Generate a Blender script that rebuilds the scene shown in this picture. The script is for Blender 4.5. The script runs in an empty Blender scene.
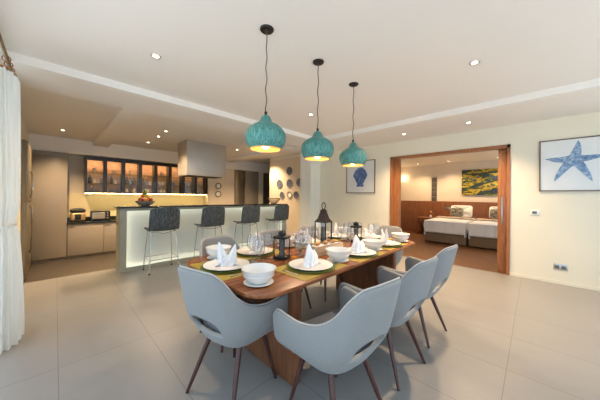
import bpy, bmesh, math, random
from mathutils import Vector, Matrix
random.seed(7)
PI = math.pi
sc = bpy.context.scene
COL = sc.collection
def rad(d): return d * PI / 180

# ------------------------------------------------------------------ materials
def srgb(r, g, b):
    f = lambda c: (c/255/12.92) if c/255 <= .04045 else ((c/255+.055)/1.055)**2.4
    return (f(r), f(g), f(b), 1)

def newmat(name):
    m = bpy.data.materials.new(name); m.use_nodes = True
    nt = m.node_tree; nt.nodes.clear()
    out = nt.nodes.new('ShaderNodeOutputMaterial')
    return m, nt, out

def bsdf(nt, out, color=None, rough=.5, metal=0., spec=.5):
    b = nt.nodes.new('ShaderNodeBsdfPrincipled')
    if color: b.inputs['Base Color'].default_value = color
    b.inputs['Roughness'].default_value = rough
    b.inputs['Metallic'].default_value = metal
    b.inputs['Specular IOR Level'].default_value = spec
    nt.links.new(b.outputs[0], out.inputs['Surface'])
    return b

def coords(nt, scale=(1, 1, 1), kind='Object', rot=(0, 0, 0), loc=(0, 0, 0)):
    tc = nt.nodes.new('ShaderNodeTexCoord'); mp = nt.nodes.new('ShaderNodeMapping')
    mp.inputs['Scale'].default_value = scale; mp.inputs['Rotation'].default_value = rot
    mp.inputs['Location'].default_value = loc
    nt.links.new(tc.outputs[kind], mp.inputs['Vector'])
    return mp.outputs[0]

def noise(nt, vec, scale, detail=3, rough=.5, dist=0):
    n = nt.nodes.new('ShaderNodeTexNoise')
    n.inputs['Scale'].default_value = scale; n.inputs['Detail'].default_value = detail
    n.inputs['Roughness'].default_value = rough; n.inputs['Distortion'].default_value = dist
    nt.links.new(vec, n.inputs['Vector'])
    return n.outputs['Fac']

def ramp(nt, fac, stops, interp='LINEAR'):
    r = nt.nodes.new('ShaderNodeValToRGB'); cr = r.color_ramp; cr.interpolation = interp
    while len(cr.elements) < len(stops): cr.elements.new(.5)
    for e, (p, c) in zip(cr.elements, stops): e.position = p; e.color = c
    nt.links.new(fac, r.inputs[0])
    return r.outputs[0]

def bump(nt, b, h, strength=.2, dist=.01):
    n = nt.nodes.new('ShaderNodeBump'); n.inputs['Strength'].default_value = strength
    n.inputs['Distance'].default_value = dist
    nt.links.new(h, n.inputs['Height']); nt.links.new(n.outputs[0], b.inputs['Normal'])

def plain(name, col, rough=.5, metal=0., spec=.5, var=.06, vscale=6, bumps=0., bscale=60):
    """a slightly mottled procedural colour"""
    m, nt, out = newmat(name); b = bsdf(nt, out, col, rough, metal, spec)
    v = coords(nt); f = noise(nt, v, vscale)
    lo = tuple(c*(1-var) for c in col[:3])+(1,); hi = tuple(min(1, c*(1+var)) for c in col[:3])+(1,)
    nt.links.new(ramp(nt, f, [(.3, lo), (.7, hi)]), b.inputs['Base Color'])
    if bumps: bump(nt, b, noise(nt, v, bscale), bumps, .004)
    return m

def wood(name, dark, light, rough=.35, scale=3, stretch=(1, 12, 12), spec=.5):
    m, nt, out = newmat(name); b = bsdf(nt, out, light, rough, 0, spec)
    v = coords(nt, stretch)
    f = noise(nt, v, scale, 6, .6, 1.2)
    nt.links.new(ramp(nt, f, [(.3, dark), (.7, light)]), b.inputs['Base Color'])
    bump(nt, b, f, .08, .004)
    return m

def fabric(name, col, var=.12, scale=300, rough=.95):
    m, nt, out = newmat(name); b = bsdf(nt, out, col, rough, 0, .15)
    v = coords(nt); f = noise(nt, v, scale, 2)
    lo = tuple(c*(1-var) for c in col[:3])+(1,); hi = tuple(min(1, c*(1+var)) for c in col[:3])+(1,)
    nt.links.new(ramp(nt, f, [(.35, lo), (.65, hi)]), b.inputs['Base Color'])
    b.inputs['Sheen Weight'].default_value = .15
    bump(nt, b, f, .25, .002)
    return m

def emit(name, col, strength):
    m, nt, out = newmat(name); e = nt.nodes.new('ShaderNodeEmission')
    e.inputs[0].default_value = col; e.inputs[1].default_value = strength
    nt.links.new(e.outputs[0], out.inputs['Surface'])
    return m

def thin_glass(name, tint=(1, 1, 1, 1), gloss=.12, rough=.02, edge=.4):
    m, nt, out = newmat(name)
    t = nt.nodes.new('ShaderNodeBsdfTransparent'); t.inputs[0].default_value = tint
    g = nt.nodes.new('ShaderNodeBsdfGlossy'); g.inputs['Roughness'].default_value = rough
    lw = nt.nodes.new('ShaderNodeLayerWeight'); lw.inputs[0].default_value = .35
    mth = nt.nodes.new('ShaderNodeMath'); mth.operation = 'MULTIPLY_ADD'
    mth.inputs[1].default_value = edge; mth.inputs[2].default_value = gloss*.4
    nt.links.new(lw.outputs['Facing'], mth.inputs[0])
    mx = nt.nodes.new('ShaderNodeMixShader')
    nt.links.new(mth.outputs[0], mx.inputs[0]); nt.links.new(t.outputs[0], mx.inputs[1]); nt.links.new(g.outputs[0], mx.inputs[2])
    nt.links.new(mx.outputs[0], out.inputs['Surface'])
    return m

M = {}
M['ceiling'] = plain('ceiling_paint', (.84, .80, .75, 1), .8, var=.01, vscale=1)
M['trim_white'] = plain('white_trim_paint', (.86, .83, .78, 1), .6, var=.01)
M['wall'] = plain('cream_wall_paint', (.78, .74, .60, 1), .55, var=.015, vscale=1.5, bumps=.02, bscale=40)
M['wall_warm'] = plain('warm_wall_paint', (.72, .62, .48, 1), .6, var=.02, vscale=1.5)
M['column'] = plain('pale_green_column_paint', (.84, .86, .80, 1), .6, var=.01)
M['yellow_wall'] = plain('backsplash_paint', (.72, .60, .36, 1), .35, var=.02)
# large format porcelain tile floor with thin grout
m, nt, out = newmat('porcelain_floor_tile'); b = bsdf(nt, out, (.6, .55, .48, 1), .3, 0, .5)
v = coords(nt, (1, 1, 1), loc=(-.029, -.15, 0))
br = nt.nodes.new('ShaderNodeTexBrick'); nt.links.new(v, br.inputs['Vector'])
br.offset = 0; br.squash = 1
br.inputs['Scale'].default_value = 1; br.inputs['Brick Width'].default_value = .619; br.inputs['Row Height'].default_value = 1.238
br.inputs['Mortar Size'].default_value = .0028; br.inputs['Mortar Smooth'].default_value = .1; br.inputs['Bias'].default_value = 0
br.inputs['Color1'].default_value = (.30, .293, .28, 1); br.inputs['Color2'].default_value = (.285, .28, .27, 1)
br.inputs['Mortar'].default_value = (.19, .18, .165, 1)
f = noise(nt, coords(nt, (1.2, .5, 1)), 2.2, 6, .6, 1.0)
mix = nt.nodes.new('ShaderNodeMix'); mix.data_type = 'RGBA'; mix.blend_type = 'MULTIPLY'; mix.inputs[0].default_value = 1
nt.links.new(br.outputs['Color'], mix.inputs[6]); nt.links.new(ramp(nt, f, [(.3, (.90, .89, .88, 1)), (.7, (1, 1, 1, 1))]), mix.inputs[7])
nt.links.new(mix.outputs[2], b.inputs['Base Color'])
nt.links.new(ramp(nt, f, [(.3, (.28,)*3+(1,)), (.7, (.38,)*3+(1,))]), b.inputs['Roughness'])
M['floor'] = m
M['kitchen_floor'] = wood('brown_kitchen_floor', (.055, .045, .035, 1), (.095, .08, .064, 1), .35, 3, (1, 9, 1))
M['bed_floor'] = wood('bedroom_parquet', (.10, .042, .016, 1), (.19, .085, .034, 1), .35, 4, (1, 9, 1))
M['patio'] = plain('patio_stone', (.60, .61, .61, 1), .8, vscale=3)
M['grass'] = plain('lawn', (.10, .18, .05, 1), .9, vscale=8, var=.3)
M['walnut'] = wood('walnut_table_wood', (.12, .034, .010, 1), (.36, .125, .040, 1), .25, 2.6, (1, 9, 9))
M['walnut_v'] = wood('walnut_pedestal_wood', (.12, .040, .014, 1), (.29, .11, .042, 1), .4, 3, (9, 9, 1))
M['door_wood'] = wood('door_frame_wood', (.20, .07, .022, 1), (.42, .17, .06, 1), .35, 3, (12, 12, 1))
M['headboard'] = wood('headboard_wood', (.15, .05, .018, 1), (.31, .12, .045, 1), .4, 3, (8, 8, .7))
M['leg_wood'] = wood('dark_chair_leg_wood', (.045, .014, .010, 1), (.10, .032, .024, 1), .3, 4, (10, 10, 1))
M['chair_fabric'] = fabric('grey_chair_fabric', (.27, .272, .268, 1), .10)
M['seat_fabric'] = fabric('shaded_seat_fabric', (.15, .16, .185, 1), .12)  # same cloth as the shell, with the shade inside the chair put into its colour
M['glint_piping'] = fabric('rim_glint_piping', (.50, .47, .44, 1), .05)  # paler than the shell to paint a glint along the top edge
M['porcelain'] = plain('white_porcelain', (.80, .79, .76, 1), .12, var=.01)
M['plate_top'] = plain('ivory_plate_glaze', (.78, .72, .66, 1), .12, var=.02)
M['charger'] = plain('olive_green_charger', (.11, .15, .035, 1), .25, var=.15)
m, nt, out = newmat('gold_green_placemat'); b = bsdf(nt, out, (.4, .3, .05, 1), .55)
wv = nt.nodes.new('ShaderNodeTexWave'); wv.inputs['Scale'].default_value = 26; wv.inputs['Distortion'].default_value = .4
nt.links.new(coords(nt), wv.inputs['Vector'])
nt.links.new(ramp(nt, wv.outputs['Fac'], [(.25, (.17, .15, .02, 1)), (.6, (.50, .34, .05, 1))]), b.inputs['Base Color'])
M['placemat'] = m
M['linen'] = fabric('white_linen', (.82, .83, .85, 1), .03)
M['steel'] = plain('brushed_steel', (.55, .54, .52, 1), .28, 1., var=.05, vscale=30)
M['chrome'] = plain('chrome_wire', (.50, .50, .48, 1), .15, 1., var=.02)
M['hood_steel'] = plain('hood_stainless_steel', (.50, .46, .40, 1), .45, .6, var=.05, vscale=2)
M['black_metal'] = plain('black_lantern_metal', (.012, .012, .013, 1), .4, .3, var=.2)
M['bronze'] = plain('aged_bronze_metal', (.03, .021, .018, 1), .5, .6, var=.3, vscale=30)
M['candle_grey'] = plain('grey_pillar_candle', (.10, .115, .12, 1), .6, var=.05)
M['glass'] = thin_glass('clear_stemware_glass', (.98, .98, .98, 1), .12, .03, .55)
M['pane'] = thin_glass('lantern_pane_glass', gloss=.08, edge=.15)
M['cab_glass'] = thin_glass('cabinet_glass', (1, .96, .9, 1), .04, .02, .18)
M['shelf_glass'] = thin_glass('greenish_shelf_glass', (.86, .93, .88, 1), .1)
M['taupe'] = plain('taupe_cabinet_lacquer', (.29, .25, .20, 1), .35, var=.015)
M['fridge'] = plain('bronze_fridge_steel', (.26, .22, .16, 1), .35, .7, var=.04)
M['gap'] = plain('dark_reveal', (.03, .025, .02, 1), .8)
M['black_frame'] = plain('black_cabinet_frame', (.022, .021, .02, 1), .3, var=.1)
M['granite'] = plain('black_granite', (.015, .018, .014, 1), .08, var=.6, vscale=90)
M['bar_grey'] = plain('sage_grey_bar_paint', (.34, .345, .28, 1), .45, var=.02)
M['frosted'] = plain('frosted_bar_panel', (.72, .76, .68, 1), .5, var=.01)
M['copper_back'] = plain('copper_lit_back_panel', (.70, .42, .25, 1), .5, var=.15, vscale=14)
M['led_white'] = emit('white_led', (1, .93, .80, 1), 12)
M['led_yellow'] = emit('yellow_led', (1, .76, .32, 1), 26)
M['led_amber'] = emit('amber_led', (1, .68, .40, 1), 85)
M['lens'] = emit('lit_downlight_lens', (1, .84, .62, 1), 14)
M['bulb'] = emit('lit_bulb', (1, .78, .5, 1), 28)
M['ring'] = plain('downlight_ring_metal', (.62, .58, .52, 1), .3, .6)
# verdigris copper of the pendants: vertical turquoise and dark streaks
m, nt, out = newmat('verdigris_copper'); b = bsdf(nt, out, (.1, .4, .35, 1), .55, .15)
f = noise(nt, coords(nt, (48, 48, 5)), 2.4, 5, .7)
f2 = noise(nt, coords(nt), 9, 3)
c1 = ramp(nt, f, [(.30, (.015, .06, .065, 1)), (.43, (.055, .20, .18, 1)), (.58, (.12, .34, .29, 1)), (.75, (.27, .50, .42, 1))])
mix = nt.nodes.new('ShaderNodeMix'); mix.data_type = 'RGBA'; mix.blend_type = 'MULTIPLY'; mix.inputs[0].default_value = 1
nt.links.new(c1, mix.inputs[6]); nt.links.new(ramp(nt, f2, [(.3, (.8, .85, .9, 1)), (.7, (1, 1, 1, 1))]), mix.inputs[7])
nt.links.new(mix.outputs[2], b.inputs['Base Color']); bump(nt, b, f, .5, .004)
M['verdigris'] = m
M['gold_inside'] = plain('gold_leaf_lining', (.72, .38, .12, 1), .4, .35, var=.15, vscale=20)
M['cord'] = plain('twisted_brown_cord', (.09, .075, .06, 1), .8)
# stool shell: charcoal with pale crackle
m, nt, out = newmat('charcoal_marbled_hide'); b = bsdf(nt, out, (.05, .06, .07, 1), .45)
f = noise(nt, coords(nt, (22, 22, 5)), 2.2, 5, .65, .6)
nt.links.new(ramp(nt, f, [(.38, (.022, .027, .031, 1)), (.52, (.05, .062, .068, 1)), (.60, (.11, .13, .135, 1)), (.66, (.05, .062, .066, 1))]), b.inputs['Base Color'])
M['hide'] = m
# sheer curtain
m, nt, out = newmat('white_sheer_curtain')
d = nt.nodes.new('ShaderNodeBsdfDiffuse'); d.inputs[0].default_value = (.88, .88, .85, 1)
t = nt.nodes.new('ShaderNodeBsdfTranslucent'); t.inputs[0].default_value = (.90, .89, .85, 1)
mx = nt.nodes.new('ShaderNodeMixShader'); mx.inputs[0].default_value = .5
nt.links.new(d.outputs[0], mx.inputs[1]); nt.links.new(t.outputs[0], mx.inputs[2]); nt.links.new(mx.outputs[0], out.inputs['Surface'])
M['sheer'] = m
M['rod'] = plain('brass_rod', (.30, .24, .13, 1), .35, .8)
M['wood_ring'] = plain('copper_finial', (.35, .12, .04, 1), .4, .3)
M['paper'] = plain('pale_print_paper', (.86, .88, .86, 1), .25, var=.02)
M['mat_white'] = plain('white_switch_plastic', (.75, .77, .77, 1), .4, var=.01)
M['screen'] = plain('dark_switch_face', (.10, .12, .13, 1), .3)
def mottled(name, stops, scale=10, detail=5, stretch=(1, 1, 1), rough=.5, dist=0):
    m, nt, out = newmat(name); b = bsdf(nt, out, stops[0][1], rough)
    nt.links.new(ramp(nt, noise(nt, coords(nt, stretch), scale, detail, .6, dist), stops), b.inputs['Base Color'])
    return m
M['star_blue'] = mottled('blue_starfish_ink', [(.35, (.08, .17, .38, 1)), (.5, (.22, .36, .56, 1)), (.68, (.55, .66, .76, 1))], 26)
M['shell_blue'] = mottled('blue_scallop_ink', [(.35, (.035, .08, .27, 1)), (.52, (.09, .18, .42, 1)), (.72, (.30, .38, .55, 1))], 16)
M['art_frame'] = plain('thin_brown_frame', (.14, .09, .06, 1), .4)
M['painting'] = mottled('yellow_blue_pond_painting', [(.30, (.05, .09, .22, 1)), (.40, (.015, .035, .05, 1)), (.50, (.05, .09, .03, 1)), (.54, (.52, .36, .02, 1)), (.585, (.60, .46, .06, 1)), (.61, (.02, .05, .05, 1)), (.74, (.10, .17, .30, 1))], 3.2, 7, (1, 1, 2.6), .5, .8)
M['plate_blue'] = mottled('blue_patterned_plate', [(.35, (.03, .045, .11, 1)), (.5, (.16, .18, .22, 1)), (.6, (.06, .07, .13, 1)), (.7, (.4, .4, .38, 1))], 30)
M['plate_brown'] = mottled('brown_patterned_plate', [(.35, (.10, .07, .05, 1)), (.5, (.38, .33, .26, 1)), (.62, (.16, .12, .10, 1)), (.7, (.5, .45, .36, 1))], 40)
M['bed_sheet'] = fabric('pale_bed_cover', (.80, .80, .79, 1), .03)
M['bed_throw'] = fabric('sand_bed_runner', (.62, .48, .34, 1), .05)
M['bed_base'] = fabric('taupe_bed_base', (.20, .14, .09, 1), .05)
M['pillow'] = fabric('ivory_pillow', (.82, .79, .72, 1), .03)
M['cushion'] = mottled('patterned_cushion', [(.42, (.05, .045, .04, 1)), (.5, (.45, .38, .25, 1)), (.58, (.07, .08, .07, 1))], 24, 2)
M['fruit_red'] = plain('red_fruit_skin', (.45, .05, .03, 1), .35, var=.3)
M['fruit_orange'] = plain('orange_fruit_skin', (.75, .27, .03, 1), .45, var=.1)
M['fruit_yellow'] = plain('yellow_fruit_skin', (.72, .50, .05, 1), .45, var=.1)
M['fruit_green'] = plain('green_fruit_skin', (.15, .28, .04, 1), .45, var=.1)
M['marigold'] = mottled('marigold_petals', [(.3, (.60, .16, .005, 1)), (.7, (.95, .42, .02, 1))], 60)
M['lilac'] = plain('lilac_petals', (.58, .50, .58, 1), .7, var=.12, vscale=20)
M['white_petal'] = plain('white_petals', (.78, .74, .72, 1), .7, var=.05)
M['stem'] = plain('green_stems', (.10, .15, .05, 1), .7)
M['pale_wood'] = wood('pale_whitewashed_wood', (.40, .28, .17, 1), (.62, .47, .32, 1), .6, 4, (1, 8, 8))
M['bread'] = plain('golden_bread_crust', (.55, .30, .12, 1), .7, var=.25, vscale=40)
M['gold_cooker'] = plain('champagne_cooker_shell', (.50, .34, .16, 1), .3, .6)
M['black_plastic'] = plain('black_plastic', (.012, .012, .012, 1), .35, var=.1)
M['oven_window'] = plain('silver_oven_window', (.30, .28, .25, 1), .25, .3)
M['bottle'] = plain('dark_bottle_glass', (.12, .09, .06, 1), .1, var=.2)
M['bottle_blue'] = plain('blue_glass', (.22, .26, .34, 1), .1, var=.2)
M['crystal'] = plain('backlit_crystal', (.72, .62, .52, 1), .12, var=.1)
M['wicker'] = plain('woven_brown_wire', (.22, .13, .06, 1), .6)
M['sconce'] = emit('lit_sconce_shade', (1, .80, .50, 1), 7)
M['niche'] = plain('smoked_mirror_tile', (.16, .14, .12, 1), .25, .4)
M['dark_room'] = plain('painted_passage_gloom', (.16, .14, .11, 1), .7)  # dimness of the unlit passage put into the colour

# ------------------------------------------------------------------ geometry
class MB:
    def __init__(s): s.bm = bmesh.new()
    def box(s, x0, x1, y0, y1, z0, z1, bev=0, seg=2):
        b = bmesh.new()
        bmesh.ops.create_cube(b, size=1, matrix=Matrix.Translation(((x0+x1)/2, (y0+y1)/2, (z0+z1)/2)) @ Matrix.Diagonal((x1-x0, y1-y0, z1-z0, 1)))
        if bev: bmesh.ops.bevel(b, geom=list(b.edges), offset=bev, segments=seg, affect='EDGES', profile=.5)
        return s.merge(b)
    def merge(s, b, mat=None):
        if mat is not None: b.transform(mat)
        me = bpy.data.meshes.new('tmp'); b.to_mesh(me); b.free(); s.bm.from_mesh(me); bpy.data.meshes.remove(me)
        return s
    def lathe(s, prof, n=32, c=(0, 0, 0), mat=None, fx=None):
        b = bmesh.new(); rings = []
        for r, z in prof:
            if r < 1e-5: rings.append([b.verts.new((c[0], c[1], c[2]+z))])
            else:
                ring = []
                for k in range(n):
                    a = 2*PI*k/n; rr = r if fx is None else fx(r, z, a)
                    ring.append(b.verts.new((c[0]+rr*math.cos(a), c[1]+rr*math.sin(a), c[2]+z)))
                rings.append(ring)
        for p, q in zip(rings, rings[1:]):
            for k in range(n):
                k2 = (k+1) % n
                if len(p) == 1 and len(q) == 1: continue
                if len(p) == 1: b.faces.new((p[0], q[k2], q[k]))
                elif len(q) == 1: b.faces.new((p[k], p[k2], q[0]))
                else: b.faces.new((p[k], p[k2], q[k2], q[k]))
        return s.merge(b, mat)
    def tube(s, pts, r, n=8, closed=False):
        pts = [Vector(p) for p in pts]; m = len(pts)
        rs = r if isinstance(r, (list, tuple)) else [r]*m
        b = bmesh.new(); rings = []; up = None
        for i, p in enumerate(pts):
            if closed: d = (pts[(i+1) % m]-pts[i-1]).normalized()
            else: d = (pts[min(i+1, m-1)]-pts[max(i-1, 0)]).normalized()
            if up is None: up = Vector((0, 0, 1)) if abs(d.z) < .9 else Vector((1, 0, 0))
            x = d.cross(up).normalized(); y = x.cross(d).normalized(); up = y
            rings.append([b.verts.new(p+rs[i]*(math.cos(2*PI*k/n)*x+math.sin(2*PI*k/n)*y)) for k in range(n)])
        for i in range(m if closed else m-1):
            p, q = rings[i], rings[(i+1) % m]
            for k in range(n): b.faces.new((p[k], p[(k+1) % n], q[(k+1) % n], q[k]))
        if not closed: b.faces.new(rings[0][::-1]); b.faces.new(rings[-1])
        bmesh.ops.recalc_face_normals(b, faces=b.faces)
        return s.merge(b)
    def ball(s, c, r, sc_=(1, 1, 1), u=14, v=9, rot=None):
        b = bmesh.new()
        mt = Matrix.Translation(c) @ (rot or Matrix()) @ Matrix.Diagonal((sc_[0]*r, sc_[1]*r, sc_[2]*r, 1))
        bmesh.ops.create_uvsphere(b, u_segments=u, v_segments=v, radius=1, matrix=mt)
        return s.merge(b)
    def prism(s, poly, z0, z1, mat=None, bev=0):
        b = bmesh.new()
        lo = [b.verts.new((x, y, z0)) for x, y in poly]; hi = [b.verts.new((x, y, z1)) for x, y in poly]
        b.faces.new(lo[::-1]); b.faces.new(hi); n = len(poly)
        for k in range(n): b.faces.new((lo[k], lo[(k+1) % n], hi[(k+1) % n], hi[k]))
        bmesh.ops.recalc_face_normals(b, faces=b.faces)
        if bev:
            es = [e for e in b.edges if abs(e.verts[0].co.z-e.verts[1].co.z) < 1e-6]
            bmesh.ops.bevel(b, geom=es, offset=bev, segments=3, affect='EDGES', profile=.5)
        return s.merge(b, mat)
    def grid(s, f, nu, nv, closeu=False):
        b = bmesh.new()
        g = [[b.verts.new(f(i/(nu if closeu else nu-1), j/(nv-1))) for j in range(nv)] for i in range(nu)]
        for i in range(nu if closeu else nu-1):
            for j in range(nv-1):
                b.faces.new((g[i][j], g[(i+1) % nu][j], g[(i+1) % nu][j+1], g[i][j+1]))
        return s.merge(b)
    def build(s, name, mat, parent=None, smooth=35, loc=None):
        me = bpy.data.meshes.new(name); s.bm.to_mesh(me); s.bm.free()
        me.materials.append(mat)
        if smooth:
            for p in me.polygons: p.use_smooth = True
            me.set_sharp_from_angle(angle=rad(smooth))
        o = bpy.data.objects.new(name, me); COL.objects.link(o)
        if parent is not None: o.parent = parent
        if loc is not None: o.location = loc
        return o

def tag(o, label, cat, group=None):
    o['label'] = label; o['category'] = cat
    if group: o['group'] = group
    return o
def thing(name, label, cat, loc=(0, 0, 0), rz=0, group=None):
    o = bpy.data.objects.new(name, None); COL.objects.link(o)
    o.empty_display_size = .1
    o.location = loc; o.rotation_euler = (0, 0, rz)
    return tag(o, label, cat, group)
def struct(name, mb, mat, parent=None, label=None, smooth=35):
    o = mb.build(name, mat, parent, smooth)
    if parent is None:
        o['kind'] = 'structure'
        if label: o['label'] = label
    return o
def dup(root, loc, rz=0, label=None, group=None, scale=None):
    def cp(o, par):
        c = o.copy(); COL.objects.link(c)
        if par is not None: c.parent = par
        for ch in o.children: cp(ch, c)
        return c
    r = cp(root, None)
    r.location = loc; r.rotation_euler = (0, 0, rz)
    if scale: r.scale = scale
    if label: r['label'] = label
    if group: r['group'] = group
    return r
class Maker:
    """first call moves the original, later calls copy it"""
    def __init__(s, root): s.root = root; s.used = False
    def put(s, loc, rz=0, label=None, group=None, scale=None):
        if not s.used:
            s.used = True; r = s.root; r.location = loc; r.rotation_euler = (0, 0, rz)
            if label: r['label'] = label
            if group: r['group'] = group
            if scale: r.scale = scale
            return r
        return dup(s.root, loc, rz, label, group, scale or (1, 1, 1))

# ------------------------------------------------------------------ camera
H = 1.35
yaw, pitch, roll = 0.7746334517, -0.003113, 0.0111519
cyaw, syaw = math.cos(yaw), math.sin(yaw)
fw = Vector((cyaw*math.cos(pitch), syaw*math.cos(pitch), -math.sin(pitch)))
rt = Vector((syaw, -cyaw, 0)); up = rt.cross(fw)
cr, sr = math.cos(roll), math.sin(roll)
rt2 = cr*rt+sr*up; up2 = -sr*rt+cr*up
cam = bpy.data.cameras.new('camera'); camo = bpy.data.objects.new('camera', cam); COL.objects.link(camo)
mw = Matrix.Identity(4)
for i in range(3): mw[i][0], mw[i][1], mw[i][2] = rt2[i], up2[i], -fw[i]
mw[0][3], mw[1][3], mw[2][3] = 0, 0, H
camo.matrix_world = mw
cam.sensor_width = 36; cam.lens = 239.498*36/600; cam.shift_y = (195.503-200)/600; cam.clip_start = .03
sc.camera = camo

# ------------------------------------------------------------------ the room
XW, XL, YB, YS, ZC, ZT = 5.62, -.45, 8.9, -1.7, 2.65, 2.74   # right wall, left wall, kitchen back wall, garden side, border ceiling, tray ceiling
KF = -.34                                                     # sunken kitchen floor
struct('floor', MB().box(XL-.15, XW, YS-.1, 5.45, -.12, 0), M['floor'], label='pale polished porcelain floor tiles')
struct('floor_kitchen', MB().box(XL-.15, 7.6, 5.45, YB+.1, KF-.1, KF).box(XL, XW, 5.45, 5.47, KF, -.12), M['kitchen_floor'])
struct('floor_bedroom', MB().box(XW, 10.15, -.8, 4.05, -.12, -.001), M['bed_floor'])
struct('floor_patio', MB().box(-9, 14, -12, YS-.1, -.2, -.06).box(-9, XL-.15, YS-.1, 12, -.2, -.06), M['patio'])
# right wall with the wide opening to the bedroom
DY0, DY1, DZ = .305, 2.47, 2.31
w = MB().box(XW, XW+.14, YS, DY0, 0, 2.85).box(XW, XW+.14, DY1, 7.09, 0, 2.85).box(XW, XW+.14, DY0, DY1, DZ, 2.85)
w.box(XW, XW+.14, 5.45, 7.09, KF, 0)
struct('wall_right', w, M['wall'])
struct('wall_plates', MB().box(XW-.012, XW-.001, 5.08, 7.09, KF, ZC), M['wall_warm'])
struct('wall_column', MB().box(5.19, XW-.001, 4.65, 5.08, 0, ZC), M['column'])
struct('wall_back', MB().box(XL-.15, 7.6, YB, YB+.12, KF, 2.85), M['wall_warm'])
struct('wall_left', MB().box(XL-.15, XL, 3.95, YB, KF, 2.85).box(XL-.15, XL, YS-.1, 3.95, 2.52, 2.85), M['wall'])
struct('wall_front', MB().box(XL-.15, XW+.14, YS-.12, YS, 2.5, 2.85).box(5.3, XW+.14, YS-.12, YS, 0, 2.5), M['wall'])
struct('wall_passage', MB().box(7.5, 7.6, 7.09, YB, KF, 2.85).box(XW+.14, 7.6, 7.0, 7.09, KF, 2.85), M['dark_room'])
# dining tray ceiling
struct('ceiling', MB().box(XL-.15, 4.36, YS-.1, 3.70, ZT, ZT+.1), M['ceiling'])
struct('ceiling_border', MB().box(4.44, XW+.14, YS-.1, 3.70, ZC, ZT+.1).box(XL-.15, XW+.14, 3.78, 4.45, ZC, ZT+.1).box(4.44, XW+.14, 3.70, 3.78, ZC, ZT+.1), M['ceiling'])
struct('trim_1', MB().box(4.34, 4.44, YS-.1, 3.68, ZC, ZT+.02).box(XL-.15, 4.44, 3.68, 3.78, ZC, ZT+.02), M['trim_white'])
# kitchen coffers, their beams and the soffit over the cupboards
struct('ceiling_kitchen', MB().box(XL-.15, 7.6, 4.45, YB, 2.76, 2.86), M['ceiling'])
struct('ceiling_beam', MB().box(.70, 1.02, 4.45, YB, ZC, 2.76).box(4.45, 4.80, 4.45, YB, ZC, 2.76).box(4.80, XW, 4.45, 5.1, ZC, 2.76), M['ceiling'])
struct('trim_2', MB().box(XL, 4.45, 8.5, YB, 2.385, 2.76).box(4.45, 7.5, 8.5, YB, 2.385, 2.76), M['ceiling'])
# bedroom shell
struct('wall_bedroom_back', MB().box(10, 10.12, -.8, 4.0, 0, 2.85), M['wall_warm'])
struct('wall_bedroom_left', MB().box(XW+.14, 10, 3.95, 4.05, 0, 2.85), M['wall_warm'])
struct('wall_bedroom_right', MB().box(XW+.14, 10, -.9, -.8, 0, .4).box(XW+.14, 6.3, -.9, -.8, .4, 2.85).box(9.6, 10, -.9, -.8, .4, 2.85).box(6.3, 9.6, -.9, -.8, 2.3, 2.85), M['wall_warm'])  # unseen window opening added to bring sky light onto the beds
struct('ceiling_bedroom', MB().box(XW+.14, 10.1, -.8, 4.0, 2.70, 2.8).box(7.93, 10, -.8, 3.95, 2.60, 2.70), M['wall_warm'])
struct('trim_3', MB().box(7.87, 7.93, -.8, 3.95, 2.59, 2.70), M['trim_white'])
# wainscot
w = MB()
w.box(9.96, 9.999, -.8, 3.92, 0, 1.22)
struct('wall_wainscot', w, M['headboard'])
# door frame of the bedroom opening
d1 = MB().box(XW-.02, XW+.16, DY0, DY0+.045, 0, DZ).box(XW-.02, XW+.16, DY1-.045, DY1, 0, DZ).box(XW-.02, XW+.16, DY0, DY1, DZ-.055, DZ)
d1.box(XW+.10, XW+.20, DY1-.17, DY1-.045, 0, DZ-.055)
struct('door_1', d1, M['door_wood'], label='brown wooden frame around the wide bedroom opening')
leaf = thing('sliding_door', 'brown wooden sliding door leaf mostly hidden inside the right side of the opening', 'door', (XW+.07, .415, 0))
MB().box(-.02, .02, -.065, .065, .005, DZ-.06, .003).build('door_panel', M['door_wood'], leaf)
MB().box(-.034, -.021, -.005, .015, .88, 1.38, .003).build('pull_handle', M['steel'], leaf)
o = struct('baseboard_right', MB().box(XW-.008, XW, YS, DY0, 0, .05).box(XW-.008, XW, DY1, 4.65, 0, .05), M['wall'])

# ------------------------------------------------------------------ light
wd = bpy.data.worlds.new('sky'); sc.world = wd; wd.use_nodes = True
nt = wd.node_tree; bg = nt.nodes['Background']
bg.inputs[0].default_value = (.60, .80, 1, 1); bg.inputs[1].default_value = 1.5

sun = bpy.data.lights.new('sun', 'SUN'); sun.energy = 11.0; sun.color = (1, .98, .95); sun.angle = rad(.6)  # added sun, bounced off the unseen patio to brighten the ceiling
suno = bpy.data.objects.new('sun', sun); COL.objects.link(suno); suno.location = (4, 6, 8)
suno.rotation_euler = Vector((-.30, -.42, -.86)).to_track_quat('-Z', 'Y').to_euler()
struct('ceiling_sun_blocker', MB().box(XL-.3, 10.3, -1.0, 9.2, 2.9, 3.0).box(XL-.3, XW+.3, YS-.3, -1.0, 2.9, 3.0), M['patio'])  # unseen slab added to stop the sun leaking through ceiling gaps
def lamp(kind, name, loc, power, col, size=.05, aim=None, spot=None, blend=.6, par=None):
    l = bpy.data.lights.new(name, kind); l.energy = power; l.color = col
    if kind in ('POINT', 'SPOT'): l.shadow_soft_size = size
    if kind == 'SPOT': l.spot_size = spot; l.spot_blend = blend
    o = bpy.data.objects.new(name, l); COL.objects.link(o); o.location = loc
    if aim: o.rotation_euler = (Vector(aim)-Vector(loc)).to_track_quat('-Z', 'Y').to_euler()
    return o
WARM = (1, .70, .42)
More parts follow.
